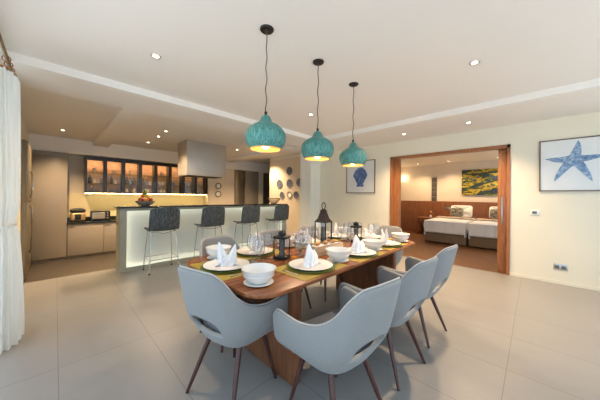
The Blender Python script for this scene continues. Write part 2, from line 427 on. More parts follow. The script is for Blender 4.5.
# recessed downlights
dl = thing('downlight', 'x', 'ceiling light')
MB().lathe([(.028, 0), (.028, -.004), (.045, -.006), (.048, 0)], 24).build('ring', M['ring'], dl)
MB().lathe([(0, -.002), (.027, -.002)], 24).build('lens', M['lens'], dl)
DL = Maker(dl)
G1 = 'recessed ceiling downlights'
for x, y, z, lab, pw in [
    (.692, 2.72, ZT, 'round recessed downlight in the dining ceiling left of the pendants', 36),
    (2.99, .446, ZT, 'round recessed downlight in the dining ceiling near the bedroom doorway, above right', 36),
    (3.02, 2.72, ZT, 'small recessed downlight in the dining ceiling between the second and third pendants', 36),
    (4.96, .817, ZC, 'recessed downlight in the lower ceiling border above the right end of the doorway', 36),
    (4.99, 1.918, ZC, 'recessed downlight in the lower ceiling border above the left end of the doorway', 36),
    (.106, 7.5, 2.76, 'recessed downlight alone in the kitchen ceiling bay above the tall cupboard', 30),
    (1.74, 7.45, 2.76, 'lowest of the three recessed downlights in a row left of the extractor hood', 30),
    (1.732, 6.5, 2.76, 'middle of the three recessed downlights in a row left of the extractor hood', 30),
    (1.704, 5.85, 2.76, 'topmost of the three recessed downlights in a row left of the extractor hood', 30),
    (3.9, 6.55, 2.76, 'small kitchen downlight just right of the extractor hood', 30),
    (5.1, 6.85, 2.76, 'small kitchen downlight above the plates hung on the wall', 30),
    (9.4, 3.1, 2.60, 'bedroom downlight above the narrow wall niche', 16),
    (9.4, 2.1, 2.60, 'bedroom downlight left of the painting', 16),
    (9.4, .80, 2.60, 'bedroom downlight above the right side of the painting', 16)]:
    DL.put((x, y, z), 0, lab, G1)
    lamp('SPOT', 'downlight_beam', (x, y, z-.02), pw*(8.2 if 4.45 < y and x < 5.5 else 1.8 if x < 1 else 5.0), WARM, .035, (x, y, 0), rad(125), .8)
# other lamps of the bedroom side not in view are left out

# ------------------------------------------------------------------ pendants
pn = thing('pendant_lamp', 'x', 'pendant lamp')
prof = [(r_, z_*.88) for r_, z_ in [(.128, 0), (.138, .012), (.156, .045), (.167, .085), (.168, .122), (.158, .160), (.136, .195), (.102, .224), (.068, .243), (.050, .262), (.043, .285), (.035, .305), (.018, .318), (.006, .322)]]
def wob(r, z, a): return r*(1+.008*math.sin(9*a))
MB().lathe(prof, 64, fx=wob).build('shade', M['verdigris'], pn)
MB().lathe([(r-.006, z+.001) for r, z in prof[:11]][::-1], 48).build('lining', M['gold_inside'], pn)
MB().lathe([(.118, .002), (.122, -.006), (.131, -.006), (.131, .004), (.122, .006), (.118, .002)], 48).build('rim', M['gold_inside'], pn)
MB().ball((0, 0, .05), .042, (1, 1, 1.2)).build('bulb', M['bulb'], pn)
MB().tube([(0, 0, .10), (0, 0, .22)], .016, 10).build('lamp_holder', M['bronze'], pn)
cpts = [(0.004*math.sin(k*1.1), 0.004*math.cos(k*.9), .29+k*(.70/24)) for k in range(25)]
MB().tube([(0, 0, .278), (0, 0, .31)], .012, 10).build('cord_grip', M['bronze'], pn)
MB().tube(cpts, .0045, 6).build('cord', M['cord'], pn)
MB().lathe([(0, .972), (.014, .972), (.02, .982), (.052, .986), (.058, .994), (.058, 1.0), (0, 1.0)], 28).build('ceiling_rose', M['bronze'], pn)
PNm = Maker(pn)
for x, lab in [(1.22, 'verdigris copper pendant lamp nearest the viewer, leftmost of three'), (1.886, 'middle one of the three verdigris copper pendant lamps'), (2.56, 'verdigris copper pendant lamp farthest away, rightmost of three')]:
    PNm.put((x, 1.602, ZT-1.0), random.random()*6, lab, 'verdigris pendant lamps over the table')
    lamp('POINT', 'pendant_glow', (x, 1.602, ZT-1.0+.015), 2.6, (1, .76, .48), .035)

# ------------------------------------------------------------------ dining table
tb = thing('dining_table', 'long walnut dining table on two slab pedestals, laid for eight', 'dining table', (0, 0, 0))
def rrect(x0, x1, y0, y1, r, n=8, rs=None):
    rs = rs or (r, r, r, r); p = []
    for (cx, cy, a0), q in zip(((x0, y0, 180), (x1, y0, 270), (x1, y1, 0), (x0, y1, 90)), rs):
        ox = cx+q if cx == x0 else cx-q; oy = cy+q if cy == y0 else cy-q
        for k in range(n+1):
            a = rad(a0+90*k/n); p.append((ox+q*math.cos(a), oy+q*math.sin(a)))
    return p
TX0, TX1, TY0, TY1, TZ = .80, 3.42, 1.11, 2.30, .76
MB().prism(rrect(TX0, TX1, TY0, TY1, .12, rs=(.20, .16, .16, .20)), .732, TZ, bev=.006).build('tabletop', M['walnut'], tb)
for x in (1.18, 2.85):
    MB().box(x, x+.085, 1.20, 2.05, 0, .731, .02, 3).build('pedestal', M['walnut_v'], tb)

# ------------------------------------------------------------------ dining chairs
def interp(pts, t):
    """Catmull-Rom through pts, t in 0..1"""
    n = len(pts)-1; x = min(max(t, 0), 1)*n; i = min(int(x), n-1); f = x-i
    p = [pts[max(i-1, 0)], pts[i], pts[i+1], pts[min(i+2, n)]]
    return [.5*((2*b)+(-a+c)*f+(2*a-5*b+4*c-d)*f*f+(-a+3*b-3*c+d)*f**3) for a, b, c, d in zip(*p)]
TOP = [(0, -.345, .905), (.10, -.342, .904), (.163, -.322, .892), (.200, -.268, .828), (.226, -.195, .728), (.254, -.105, .664), (.284, .005, .642), (.302, .118, .648), (.308, .205, .650), (.302, .247, .60)]
MID = [(0, -.268, .60), (.11, -.264, .60), (.185, -.242, .60), (.232, -.185, .595), (.256, -.11, .585), (.278, -.02, .572), (.296, .075, .565), (.302, .155, .565), (.304, .215, .56), (.300, .243, .54)]
LOW = [(0, -.215, .49), (.11, -.211, .49), (.190, -.185, .49), (.230, -.13, .485), (.250, -.06, .48), (.264, .02, .475), (.274, .09, .47), (.280, .15, .47), (.288, .20, .465), (.292, .232, .465)]
BOT = [(0, -.150, .385), (.08, -.146, .385), (.14, -.125, .385), (.175, -.08, .385), (.19, -.03, .387), (.20, .03, .39), (.21, .09, .395), (.22, .14, .40), (.235, .18, .41), (.25, .205, .42)]
def shell_pt(u, v):
    s = -1 if u < 0 else 1; t = abs(u)
    rows = [interp(BOT, t), interp(LOW, t), interp(MID, t), interp(TOP, t)]
    p = interp([tuple(r) for r in rows], v)
    return Vector((s*p[0], p[1], p[2]))
def chair_shell():
    b = bmesh.new(); NU, NV = 53, 22
    us = [-1+2*i/(NU-1) for i in range(NU)]; vs = [j/(NV-1) for j in range(NV)]
    g = [[b.verts.new(shell_pt(u, v)) for v in vs] for u in us]
    for i in range(NU-1):
        for j in range(NV-1):
            cx = (g[i][j].co+g[i+1][j+1].co)/2
            e = (cx.x/.128)**4+((cx.z-.525)/.060)**2
            if cx.y < -.12 and e < 1: continue
            b.faces.new((g[i][j], g[i+1][j], g[i+1][j+1], g[i][j+1]))
    # move the rim of the slot onto a clean lens shape
    for v in b.verts:
        if v.co.y < -.12 and any(e.is_boundary for e in v.link_edges) and .41 < v.co.z < .60 and abs(v.co.x) < .17:
            dx, dz = v.co.x/.128, (v.co.z-.525)/.060
            L = (dx**4+dz**2)**.5
            if L > 0: L = L**.5 if abs(dx) > abs(dz) else L; v.co.x = dx/L*.128; v.co.z = .525+dz/L*.060
    bmesh.ops.delete(b, geom=[v for v in b.verts if not v.link_faces], context='VERTS')
    bmesh.ops.recalc_face_normals(b, faces=b.faces)
    mb = MB(); mb.merge(b); return mb
ch = thing('dining_chair', 'x', 'chair')
o = chair_shell().build('backrest_shell', M['chair_fabric'], ch, 70)
md = o.modifiers.new('thick', 'SOLIDIFY'); md.thickness = .032; md.offset = 0
md = o.modifiers.new('smooth', 'SUBSURF'); md.levels = 1; md.render_levels = 1
# piping along the rim, its pale colour standing for the glint there
rim = [shell_pt(-1+2*k/60, 1)+Vector((0, 0, .003)) for k in range(61)]
MB().tube(rim, .0045, 6).build('piping', M['glint_piping'], ch)
# underside pan and seat cushion
def pan(z0, z1, wb, wf, yb, yf, r, bev):
    def arc(cx, cy, a0, a1): return [(cx+r*math.cos(rad(a0+(a1-a0)*q/8)), cy+r*math.sin(rad(a0+(a1-a0)*q/8))) for q in range(9)]
    pts = arc(-wb+r, yb+r, 190, 270)+arc(wb-r, yb+r, 270, 350)+arc(wf-r*.5, yf-r, 0, 90)+arc(-wf+r*.5, yf-r, 90, 180)
    return MB().prism(pts, z0, z1, bev=bev)
pan(.412, .492, .195, .245, -.165, .238, .07, .02).build('seat_cushion', M['seat_fabric'], ch)
pan(.378, .411, .150, .205, -.12, .20, .05, .006).build('seat_base', M['chair_fabric'], ch)
for sx in (-1, 1):
    for ys in (-1, 1):
        a = Vector((sx*.135, .135 if ys > 0 else -.085, .385)); c = Vector((sx*.215, .205 if ys > 0 else -.225, 0))
        l = MB().tube([a, a.lerp(c, .5), c+Vector((0, 0, .001))], [.019, .0155, .0105], 12).build('leg', M['leg_wood'], ch)
        MB().tube([c+(a-c)*.018, c+Vector((0, 0, .0005))], [.0112, .0108], 12).build('foot_cap', M['black_plastic'], l)
CH = Maker(ch); G2 = 'upholstered chairs around the dining table'
SEAT = dict(H='at the near head of the table', R1='at the near place on the right-hand side', R2='at the middle place on the right-hand side', R3='at the far place on the right-hand side',
            L1='at the near place on the bar side', L2='at the middle place on the bar side', L3='at the far place on the bar side', F='at the far head of the table')
for key, x, y, a in [('H', .91, 1.53, -77), ('R1', 1.245, .885, -8), ('R2', 1.925, .875, -5), ('R3', 2.595, .875, -5), ('L1', 1.23, 2.36, 180), ('L2', 1.95, 2.36, 180), ('L3', 2.66, 2.36, 180), ('F', 3.27, 1.58, 90)]:
    if key[0] == 'L': y = 2.12
    CH.put((x, y, 0), rad(a), 'grey upholstered armchair with dark splayed legs '+SEAT[key], G2)

# ------------------------------------------------------------------ place settings
# forward direction of every place (towards the table middle) and where its plate stands
PL = dict(H=((.99, 1.80), -90), R1=((1.49, 1.325), 0), R2=((2.19, 1.30), 0), R3=((2.86, 1.325), 0), L1=((1.44, 2.05), 180), L2=((2.22, 2.05), 180), L3=((2.86, 2.05), 180), F=((3.17, 1.70), 90))
BW = dict(H=(1.08, 2.12), R1=(.965, 1.325), R2=(1.83, 1.29), R3=(2.50, 1.29), L1=(1.90, 2.08), L2=(2.56, 2.08), L3=(3.16, 2.10), F=(3.24, 1.28))
pm = tag(MB().prism(rrect(-.275, .275, -.19, .19, .008, 3), 0, .003).build('placemat', M['placemat']), 'x', 'placemat')
cg = tag(MB().lathe([(0, 0), (.11, 0), (.172, .010), (.176, .013), (.172, .0135), (.11, .004), (0, .004)], 48).build('charger_plate', M['charger']), 'x', 'plate')
dp = thing('dinner_plate', 'x', 'plate')
MB().lathe([(0, 0), (.085, 0), (.09, .004), (.152, .019), (.156, .021)], 48).lathe([(.156, .021), (.150, .0215), (.095, .0095), (.09, .0085)], 48).build('rim', M['porcelain'], dp)
MB().lathe([(.09, .0085), (0, .0085)], 48).build('well', M['plate_top'], dp)
bw = thing('soup_bowl', 'x', 'bowl')
MB().lathe([(0, 0), (.045, 0), (.05, .006), (.075, .018), (.097, .045), (.108, .082), (.111, .086), (.106, .086), (.094, .048), (.072, .024), (.03, .016), (0, .015)], 40).lathe([(.098, .047), (.1005, .05), (.1005, .053), (.1, .055)], 40).build('bowl_body', M['porcelain'], bw)
su = tag(MB().lathe([(0, 0), (.06, 0), (.098, .010), (.101, .012), (.097, .013), (.06, .005), (0, .005)], 40).build('saucer', M['porcelain']), 'x', 'saucer')
# napkin: a pleated upright fold with two points
def napkin(folds):
    b = MB()
    for dx, h, w, lean in folds:
        def f(u, v, dx=dx, h=h, w=w, lean=lean):
            a = 2*PI*u; k = (1-v)**.75
            r = (w*k+.003)*(1+.22*math.cos(6*a+v*2)*(1-.4*v))
            tw = .9*v
            return (dx+r*math.cos(a+tw)*1.0+lean*v*2, r*math.sin(a+tw)*.62+.004*math.sin(9*v), h*v)
        b.grid(f, 40, 14, True)
    for s in (-1, 1):     # turned-out lapels at the foot
        def g(u, v, s=s):
            return (s*(.02+.060*u), -.03+.055*v+.012*math.sin(5*u), .006+.026*(1-u)**2*(1+.5*math.sin(7*v))+.004*math.cos(11*v*u))
        b.grid(g, 10, 8)
    return b
nk = tag(napkin(((-.012, .175, .040, -.022), (.018, .155, .038, .020), (0, .08, .056, 0))).build('napkin', M['linen'], smooth=50), 'x', 'napkin')
nk2 = tag(napkin(((-.006, .165, .060, -.008), (.012, .11, .058, .02), (-.02, .07, .05, -.01))).build('napkin', M['linen'], smooth=50), 'x', 'napkin')
nk2.modifiers.new('thick', 'SOLIDIFY').thickness = .002
md = nk.modifiers.new('thick', 'SOLIDIFY'); md.thickness = .002
fk = thing('fork', 'x', 'cutlery')
MB().tube([(0, -.095, .004), (0, -.02, .004), (0, .03, .006)], [.0045, .003, .0025], 8).build('handle', M['steel'], fk)
b = MB().box(-.010, .010, .028, .045, .004, .0055, .0006)
for k in range(4): b.box(-.0095+k*.0055, -.0070+k*.0055, .045, .085, .004, .0055)
b.build('tines', M['steel'], fk)
kn = thing('knife', 'x', 'cutlery')
MB().box(-.006, .006, -.105, -.015, .0005, .006, .002).build('handle', M['steel'], kn)
MB().prism([(-.006, -.015), (.007, -.015), (.008, .06), (.003, .098), (-.005, .105)], .002, .0035).build('blade', M['steel'], kn)
wg = thing('wine_glass', 'x', 'wine glass')
MB().lathe([(.030, .085), (.036, .105), (.037, .13), (.033, .165), (.029, .185)], 24).lathe([(.0285, .185), (.0325, .165), (.0365, .13), (.0355, .106), (.028, .087), (0, .083), (0, .081), (.012, .081), (.030, .085)], 24).build('goblet', M['glass'], wg)
MB().lathe([(0, .082), (.005, .081), (.0035, .06), (.0035, .012), (.008, .004), (.034, .0015), (.034, 0), (0, 0)], 24).build('stem', M['glass'], wg)
mk = {k: Maker(v) for k, v in dict(pm=pm, cg=cg, dp=dp, bw=bw, su=su, nk=nk, nk2=nk2, fk=fk, kn=kn, wg=wg).items()}
for key, ((px, py), a) in PL.items():
    A = rad(a); F_ = Vector((-math.sin(A), math.cos(A), 0)); R_ = Vector((math.cos(A), math.sin(A), 0)); P = Vector((px, py, TZ)); s = SEAT[key]
    sc_ = 1.0
    mk['pm'].put(P+Vector((0, 0, .001)), A, 'gold and green striped placemat '+s, 'placemats on the dining table')
    mk['cg'].put(P+Vector((0, 0, .0045)), A, 'olive green charger under the white plate '+s, 'green charger plates', (1.15, 1.15, 1))
    mk['dp'].put(P+Vector((0, 0, .0095)), A, 'round white dinner plate holding a folded napkin '+s, 'white dinner plates', (1.17, 1.17, 1))
    mk['nk2' if key in ('R1', 'R2', 'L2', 'F') else 'nk'].put(P+Vector((0, 0, .0185)), A+rad({'H': 60, 'R1': 10, 'R2': -20}.get(key, 25*len(key))), 'white napkin standing folded on the plate '+s, 'folded white napkins', (1.15, 1.15, 1.1))
    bx, by = BW[key]; bz = TZ+.001
    onmat = abs((Vector((bx, by, TZ))-P).dot(R_)) < .31
    mk['su'].put((bx, by, TZ+(.0045 if onmat else .001)), 0, 'small white saucer beneath the bowl '+s, 'white saucers')
    mk['bw'].put((bx, by, TZ+(.0105 if onmat else .007)), 0, 'white soup bowl set left of the plate '+s, 'white soup bowls', (1.06, 1.06, 1.15))
    mk['fk'].put(P-R_*.235+Vector((0, 0, .004)), A, 'steel fork lying left of the plate '+s, 'forks')
    mk['kn'].put(P+R_*.235+Vector((0, 0, .004)), A, 'steel knife lying right of the plate '+s, 'knives')
    for j, (u, w_) in enumerate(((.10, .235), (.175, .20), (.02, .25))):
        if key in ('R1', 'R2', 'R3') and j == 2: continue
        q = P+R_*u+F_*w_
        mk['wg'].put((q.x, q.y, TZ+.001), 0, ('wine glass in the middle beyond the plate ', 'outermost wine glass right of the plate ', 'wine glass straight beyond the plate ')[j]+s, 'stemmed glasses on the table', (1.15, 1.15, 1.25))

# ------------------------------------------------------------------ lanterns and centrepieces
def frame_lantern(label, loc, rz, w, d, h, mat, kind):
    t = thing('lantern', label, 'lantern', loc, rz)
    if kind == 'black':
        MB().box(-w/2, w/2, -d/2, d/2, 0, .028, .004).build('base', mat, t)
        MB().box(-w/2-.004, w/2+.004, -d/2-.004, d/2+.004, h-.045, h-.022, .006).build('roof', mat, t)
        for sx in (-1, 1):
            for sy in (-1, 1):
                MB().tube([(sx*(w/2-.008), sy*(d/2-.008), .026), (sx*(w/2-.005), sy*(d/2-.005), h-.06), (sx*(w/2-.016), sy*(d/2-.016), h-.035)], .0055, 8).build('post', mat, t)
        MB().lathe([(.028, h-.022), (.036, h-.018), (.036, h+.012), (.026, h+.024), (0, h+.026)], 20).build('chimney_cap', mat, t)
        MB().tube([(.040*math.cos(a), 0, h+.0+.03*math.sin(a)) for a in [rad(k*18) for k in range(0, 11)]], .003, 6).build('handle', mat, t)
    else:
        MB().box(-w/2, w/2, -d/2, d/2, 0, .02, .003).build('base', mat, t)
        e = w/2-.006
        for sx in (-1, 1):
            for sy in (-1, 1): MB().box(sx*e-.005, sx*e+.005, sy*e-.005, sy*e+.005, .02, .30).build('post', mat, t)
        b = bmesh.new()
        rr = [(w/2+.008, .30), (w/2+.008, .308), (w/2-.02, .345), (.040, .40), (.034, .415), (.034, .43), (.022, .445), (0, .45)]
        MB().lathe([(0, .30)]+[(r*1.28 if z < .36 else r*1.15, z) for r, z in rr], 4, mat=Matrix.Rotation(rad(45), 4, 'Z')).build('roof', mat, t, 20)
        MB().tube([(.038*math.cos(a), 0, .482+.038*math.sin(a)) for a in [rad(k*15) for k in range(24)]], .0055, 8, True).build('ring_handle', mat, t)
        g = MB()
        for sx in (-1, 1): g.box(sx*e-.001, sx*e+.001, -e+.006, e-.006, .02, .30).box(-e+.006, e-.006, sx*e-.001, sx*e+.001, .02, .30)
        g.build('glass_pane', M['pane'], t)
    cr_ = .019 if kind == 'black' else .02
    tag(MB().lathe([(0, 0), (cr_, 0), (cr_, h*.62), (cr_*.8, h*.63), (0, h*.63)], 20).build('candle', M['candle_grey'], None, loc=(loc[0], loc[1], loc[2]+(.029 if kind == 'black' else .021))),
        'dark pillar candle standing inside the '+{'a': 'black lantern nearest the viewer', 'b': 'tall bronze lantern', 'c': 'black lantern at the far end of the table'}[label[0:1] if False else key_l], 'candle')
    return t
key_l = 'a'; frame_lantern('small black open lantern nearest the viewer on the dining table', (1.50, 1.70, TZ+.001), rad(20), .12, .12, .235, M['black_metal'], 'black')
key_l = 'b'; frame_lantern('tall bronze lantern with pyramid roof and ring handle in mid table', (2.12, 1.70, TZ+.001), rad(8), .145, .145, .44, M['bronze'], 'tall')
key_l = 'c'; frame_lantern('small black lantern at the far end of the dining table', (2.75, 1.66, TZ+.001), rad(5), .11, .11, .235, M['black_metal'], 'black')
# flower vase
vs = thing('flower_vase', 'low glass vase of lilac and white sprays beside the near black lantern', 'flower vase', (1.73, 1.68, TZ+.001))
MB().lathe([(0, .0), (.035, 0), (.042, .03), (.034, .07), (.030, .09)], 24).build('vase', M['glass'], vs)
fl, fl2, st = MB(), MB(), MB()
for k in range(46):
    a = random.random()*6.28; q = random.random()**.6*.11; z = .14+random.random()*.12*(1-q*4)+.0
    z = max(.09, z); p = (q*math.cos(a), q*math.sin(a), z)
    st.tube([(0, 0, .01), (q*.3*math.cos(a), q*.3*math.sin(a), .08), p], .0012, 4)
    for j in range(5):
        an = j*1.257+k; c = (p[0]+.009*math.cos(an), p[1]+.009*math.sin(an), p[2]+.004)
        (fl if k % 3 else fl2).ball(c, .0085, (1, 1, .45), 6, 4)
fl.build('lilac_blossom', M['lilac'], vs); fl2.build('white_blossom', M['white_petal'], vs); st.build('stems', M['stem'], vs)
# marigolds
mg = MB()
for k in range(46):
    ph = math.acos(1-1.6*(k+.5)/46); th = k*2.4
    mg.ball((.020*math.sin(ph)*math.cos(th), .020*math.sin(ph)*math.sin(th), .020+.014*math.cos(ph)), .008, (1, 1, .8), 6, 4)
mgo = tag(mg.build('marigold', M['marigold']), 'x', 'flower')
MG = Maker(mgo)
MG.put((1.555, 1.585, TZ), 0, 'orange marigold head lying beside the near black lantern', 'marigold heads')
MG.put((2.50, 1.475, TZ+.02), 0, 'orange marigold head lying near the far black lantern', 'marigold heads')
tag(MB().box(-.03, .03, -.03, .03, 0, .019, .002).build('wooden_block', M['walnut_v'], loc=(2.50, 1.475, TZ+.001)), 'small dark wooden block under the far marigold head', 'block')
# bread box
bb = thing('serving_box', 'pale wooden serving box in front of the tall bronze lantern', 'box', (1.98, 1.555, TZ+.001), rad(-4)); bb.scale = (1.12, 1.1, 1.15)
MB().box(-.19, .19, -.058, .058, 0, .012, .002).box(-.19, .19, -.058, -.048, .012, .085, .002).box(-.19, .19, .048, .058, .012, .085, .002).box(-.19, -.18, -.048, .048, .012, .085, .002).box(.18, .19, -.048, .048, .012, .085, .002).build('box_body', M['pale_wood'], bb)
MB().box(-.178, .178, -.046, .046, .06, .078, .006).build('cloth_lining', M['linen'], bb)
br0 = MB()
for k in range(9):
    br0.ball((.006*math.cos(k*2.1), .010*math.sin(k*1.3), .016+.001*k), .021, (1.3, .9, .75), 10, 6)
bro = tag(br0.build('bread_roll', M['bread']), 'x', 'bread'); BR = Maker(bro)
for j, x in enumerate((-.125, 0, .12)):
    BR.put((1.98+x, 1.555-x*.07, TZ+.092), j*.7, ('golden bread roll at the near end of the pale wooden box', 'golden bread roll in the middle of the pale wooden box', 'golden bread roll at the far end of the pale wooden box')[j], 'bread rolls in the box')

# ------------------------------------------------------------------ bar
BX0, BX1, BY0, BY1, BZ = .78, 4.62, 5.06, 5.44, 1.13
bar = thing('bar_counter', 'long breakfast bar with lit frosted front and thin black top', 'bar counter', (0, 0, 0))
MB().box(BX0, BX0+.075, BY0, BY1, 0, BZ-.025).box(BX1-.075, BX1, BY0, BY1, 0, BZ-.025).box(BX0+.075, BX1-.075, BY0+.11, BY1, 0, BZ-.025).box(BX0+.075, BX1-.075, BY0, BY0+.11, BZ-.05, BZ-.025).box(BX0+.075, BX1-.075, BY0, BY0+.11, 0, .05).build('bar_body', M['bar_grey'], bar)
MB().box(BX0+.076, BX1-.076, BY0+.085, BY0+.109, .051, BZ-.051).build('front_panel', M['frosted'], bar)
a0, a1, c0, c1 = BX0+.075, BX1-.075, .05, BZ-.05
MB().box(a0, a0+.02, BY0, BY0+.01, c0, c1).box(a1-.02, a1, BY0, BY0+.01, c0, c1).box(a0+.02, a1-.02, BY0, BY0+.01, c0, c0+.02).box(a0+.02, a1-.02, BY0, BY0+.01, c1-.02, c1).build('front_lip', M['bar_grey'], bar)
MB().box(a0+.004, a1-.004, BY0+.014, BY0+.022, c1-.004, c1-.001).box(a0+.001, a0+.004, BY0+.014, BY0+.022, c0+.01, c1-.01).box(a1-.004, a1-.001, BY0+.014, BY0+.022, c0+.01, c1-.01).box(a0+.004, a1-.004, BY0+.014, BY0+.022, c0+.001, c0+.004).build('led_strip', M['led_white'], bar)
MB().box(BX0-.03, BX1+.03, BY0-.03, BY1+.12, BZ-.024, BZ, .003).build('bar_top', M['granite'], bar)

# stools
stl = thing('bar_stool', 'x', 'bar stool')
def sback(u, v):     # curved back shell, then it rolls into the seat
    x = (u-.5)*2
    w = .235+.012*math.sin(PI*v)
    if v > .3:
        q = (v-.3)/.7; c = .0 if q < .85 else (q-.85)/.15
        return (x*w*(1-.12*c*c*abs(x)), -.20-.05*q+.045*x*x, .735+.40*q-.035*c*abs(x)**4)
    q = v/.3
    return (x*w, .22-.42*q, .735-.02*math.sin(PI*q)+.025*abs(x)**3)
o = MB().grid(sback, 17, 24).build('shell_seat', M['hide'], stl, 60)
md = o.modifiers.new('thick', 'SOLIDIFY'); md.thickness = .026; md.offset = 0
md = o.modifiers.new('sub', 'SUBSURF'); md.levels = 1; md.render_levels = 1
for sx in (-1, 1):
    for sy in (-1, 1):
        l = MB().tube([(sx*.19, sy*.13, .705), (sx*.215, sy*.165, .35), (sx*.235, sy*.195, .004)], .0075, 8).build('leg', M['chrome'], stl)
        MB().lathe([(0, 0), (.016, 0), (.016, .014), (.009, .022), (0, .022)], 12, (sx*.235, sy*.195, 0)).build('foot_cap', M['black_plastic'], l)
fr = MB().tube([(.226, -.18, .23), (.226, .18, .23), (-.226, .18, .23), (-.226, -.18, .23)], .006, 8, True)
fr.build('foot_rail', M['chrome'], stl)
b = MB().tube([(-.19, .13, .703), (.19, .13, .703)], .006, 8).tube([(-.19, -.13, .703), (-.10, -.15, .69), (0, -.16, .672), (.10, -.15, .69), (.19, -.13, .703)], .006, 8).tube([(-.19, -.13, .703), (-.19, .13, .703)], .006, 8).tube([(.19, -.13, .703), (.19, .13, .703)], .006, 8)
b.build('seat_support', M['chrome'], stl)
SM = Maker(stl)
for x, lab in ((1.35, 'charcoal marbled bar stool at the left end of the bar'), (2.235, 'charcoal marbled bar stool second from the left end of the bar'), (3.13, 'charcoal marbled bar stool third from the left end of the bar'), (4.06, 'charcoal marbled bar stool at the far right end of the bar')):
    SM.put((x, 4.80, 0), 0, lab, 'bar stools along the bar')
# fruit bowl on the bar
fb = thing('fruit_bowl', 'round dark bowl piled with fruit on the left end of the bar', 'bowl', (1.20, 5.30, BZ+.001))
MB().lathe([(0, 0), (.06, 0), (.10, .02), (.15, .07), (.162, .10), (.156, .10), (.143, .07), (.09, .028), (0, .012)], 28).build('bowl_body', M['plate_brown'], fb)
fm = {}
for nm, mt, kind in (('red_apple', 'fruit_red', 'apple'), ('orange', 'fruit_orange', 'orange'), ('lemon', 'fruit_yellow', 'lemon'), ('green_pear', 'fruit_green', 'pear')):
    if kind == 'apple': mb = MB().lathe([(0, .012), (.012, .002), (.030, .006), (.042, .03), (.040, .055), (.022, .072), (.006, .066), (0, .062)], 16)
    elif kind == 'pear': mb = MB().lathe([(0, 0), (.025, .003), (.036, .025), (.030, .05), (.017, .075), (.010, .095), (0, .10)], 16)
    elif kind == 'lemon': mb = MB().ball((0, 0, .032), .032, (1.3, 1, 1))
    else: mb = MB().ball((0, 0, .038), .038, (1, 1, .95))
    fm[nm] = Maker(tag(mb.build(nm, M[mt]), 'x', 'fruit'))
for nm, x, y, z, lab in (('red_apple', -.075, -.03, .045, 'red apple at the left front of the fruit bowl'), ('orange', 0, -.07, .045, 'orange at the front of the fruit bowl'), ('red_apple', .08, -.02, .045, 'red apple at the right of the fruit bowl'), ('lemon', .03, .07, .05, 'yellow lemon at the back of the fruit bowl'),
    ('orange', -.05, .06, .05, 'orange at the back left of the fruit bowl'), ('lemon', .035, -.02, .105, 'yellow lemon on top of the fruit pile'), ('orange', -.035, .01, .11, 'orange on top of the fruit pile'), ('green_pear', 0, .02, .155, 'green pear crowning the fruit pile')):
    fm[nm].put((1.20+x, 5.30+y, BZ+z*1.15+.03), x*20, lab, 'fruit in the bowl on the bar', (1.08, 1.08, 1.08))
# wire basket at the far end
wb = thing('wire_basket', 'open woven brown basket on the far right end of the bar', 'basket', (4.33, 5.27, BZ+.001))
MB().tube([(.18*math.cos(k*PI/12), .18*math.sin(k*PI/12), .15) for k in range(24)], .007, 6, True).build('rim', M['wicker'], wb)
b = MB()
for k in range(20):
    a = k*PI/10; a2 = a+.7
    b.tube([(.07*math.cos(a), .07*math.sin(a), .004), (.13*math.cos((a+a2)/2), .13*math.sin((a+a2)/2), .06), (.18*math.cos(a2), .18*math.sin(a2), .15)], .0035, 5)
    b.tube([(.07*math.cos(a), .07*math.sin(a), .004), (.13*math.cos(a-.35), .13*math.sin(a-.35), .06), (.18*math.cos(a-.7), .18*math.sin(a-.7), .15)], .0035, 5)
b.build('wire_weave', M['wicker'], wb)
MB().lathe([(0, 0), (.072, 0), (.072, .008), (0, .008)], 20).build('base', M['wicker'], wb)

# ------------------------------------------------------------------ kitchen run
def front(name, x0, x1, z0, z1, par, y=8.44, mat='taupe'):
    return MB().box(x0+.002, x1-.002, y, y+.02, z0, z1, .002).build(name, M[mat], par)
tc = thing('tall_cabinet', 'tall taupe cupboard left of the glass-fronted wall cupboards', 'cabinet', (0, 0, KF))
TH = 2.38-KF
MB().box(-.43, .215, 8.462, 8.89, .10, TH).box(-.43, .215, 8.50, 8.89, 0, .10).build('body', M['taupe'], tc)
front('door', -.425, .213, .10, TH-.10, tc); front('top_panel', -.425, .213, TH-.095, TH-.004, tc)
xs = [(.225, .94, 'x'), (.945, 1.66, 'y'), (1.665, 2.38, 'z'), (2.385, 3.10, 'w'), (3.105, 3.86, 'v')]
labs = ['taupe base cupboard next to the tall cupboard', 'taupe base cupboard second from the tall cupboard', 'taupe base cupboard third from the tall cupboard', 'taupe base cupboard fourth from the tall cupboard', 'taupe base cupboard at the right end of the kitchen run']
for (x0, x1, _), lab in zip(xs, labs):
    c = thing('base_cabinet', lab, 'cabinet', (0, 0, KF), 0, 'taupe base cupboards')
    MB().box(x0, x1, 8.462, 8.89, .10, .915).box(x0, x1, 8.50, 8.89, 0, .10).build('body', M['taupe'], c)
    d = front('door', x0, x1, .10, .91, c)
    MB().box(x0+.02, x0+.14, 8.425, 8.44, .84, .85, .002).build('handle', M['rod'], d)
tag(MB().box(.222, 3.88, 8.41, 8.89, KF+.917, KF+.957, .003).box(.222, 3.88, 8.872, 8.89, KF+.957, KF+1.05).build('worktop', M['granite']), 'black granite worktop along the kitchen wall', 'worktop')
struct('wall_backsplash', MB().box(.222, 3.88, 8.889, 8.899, KF+1.05, 1.365), M['yellow_wall'])
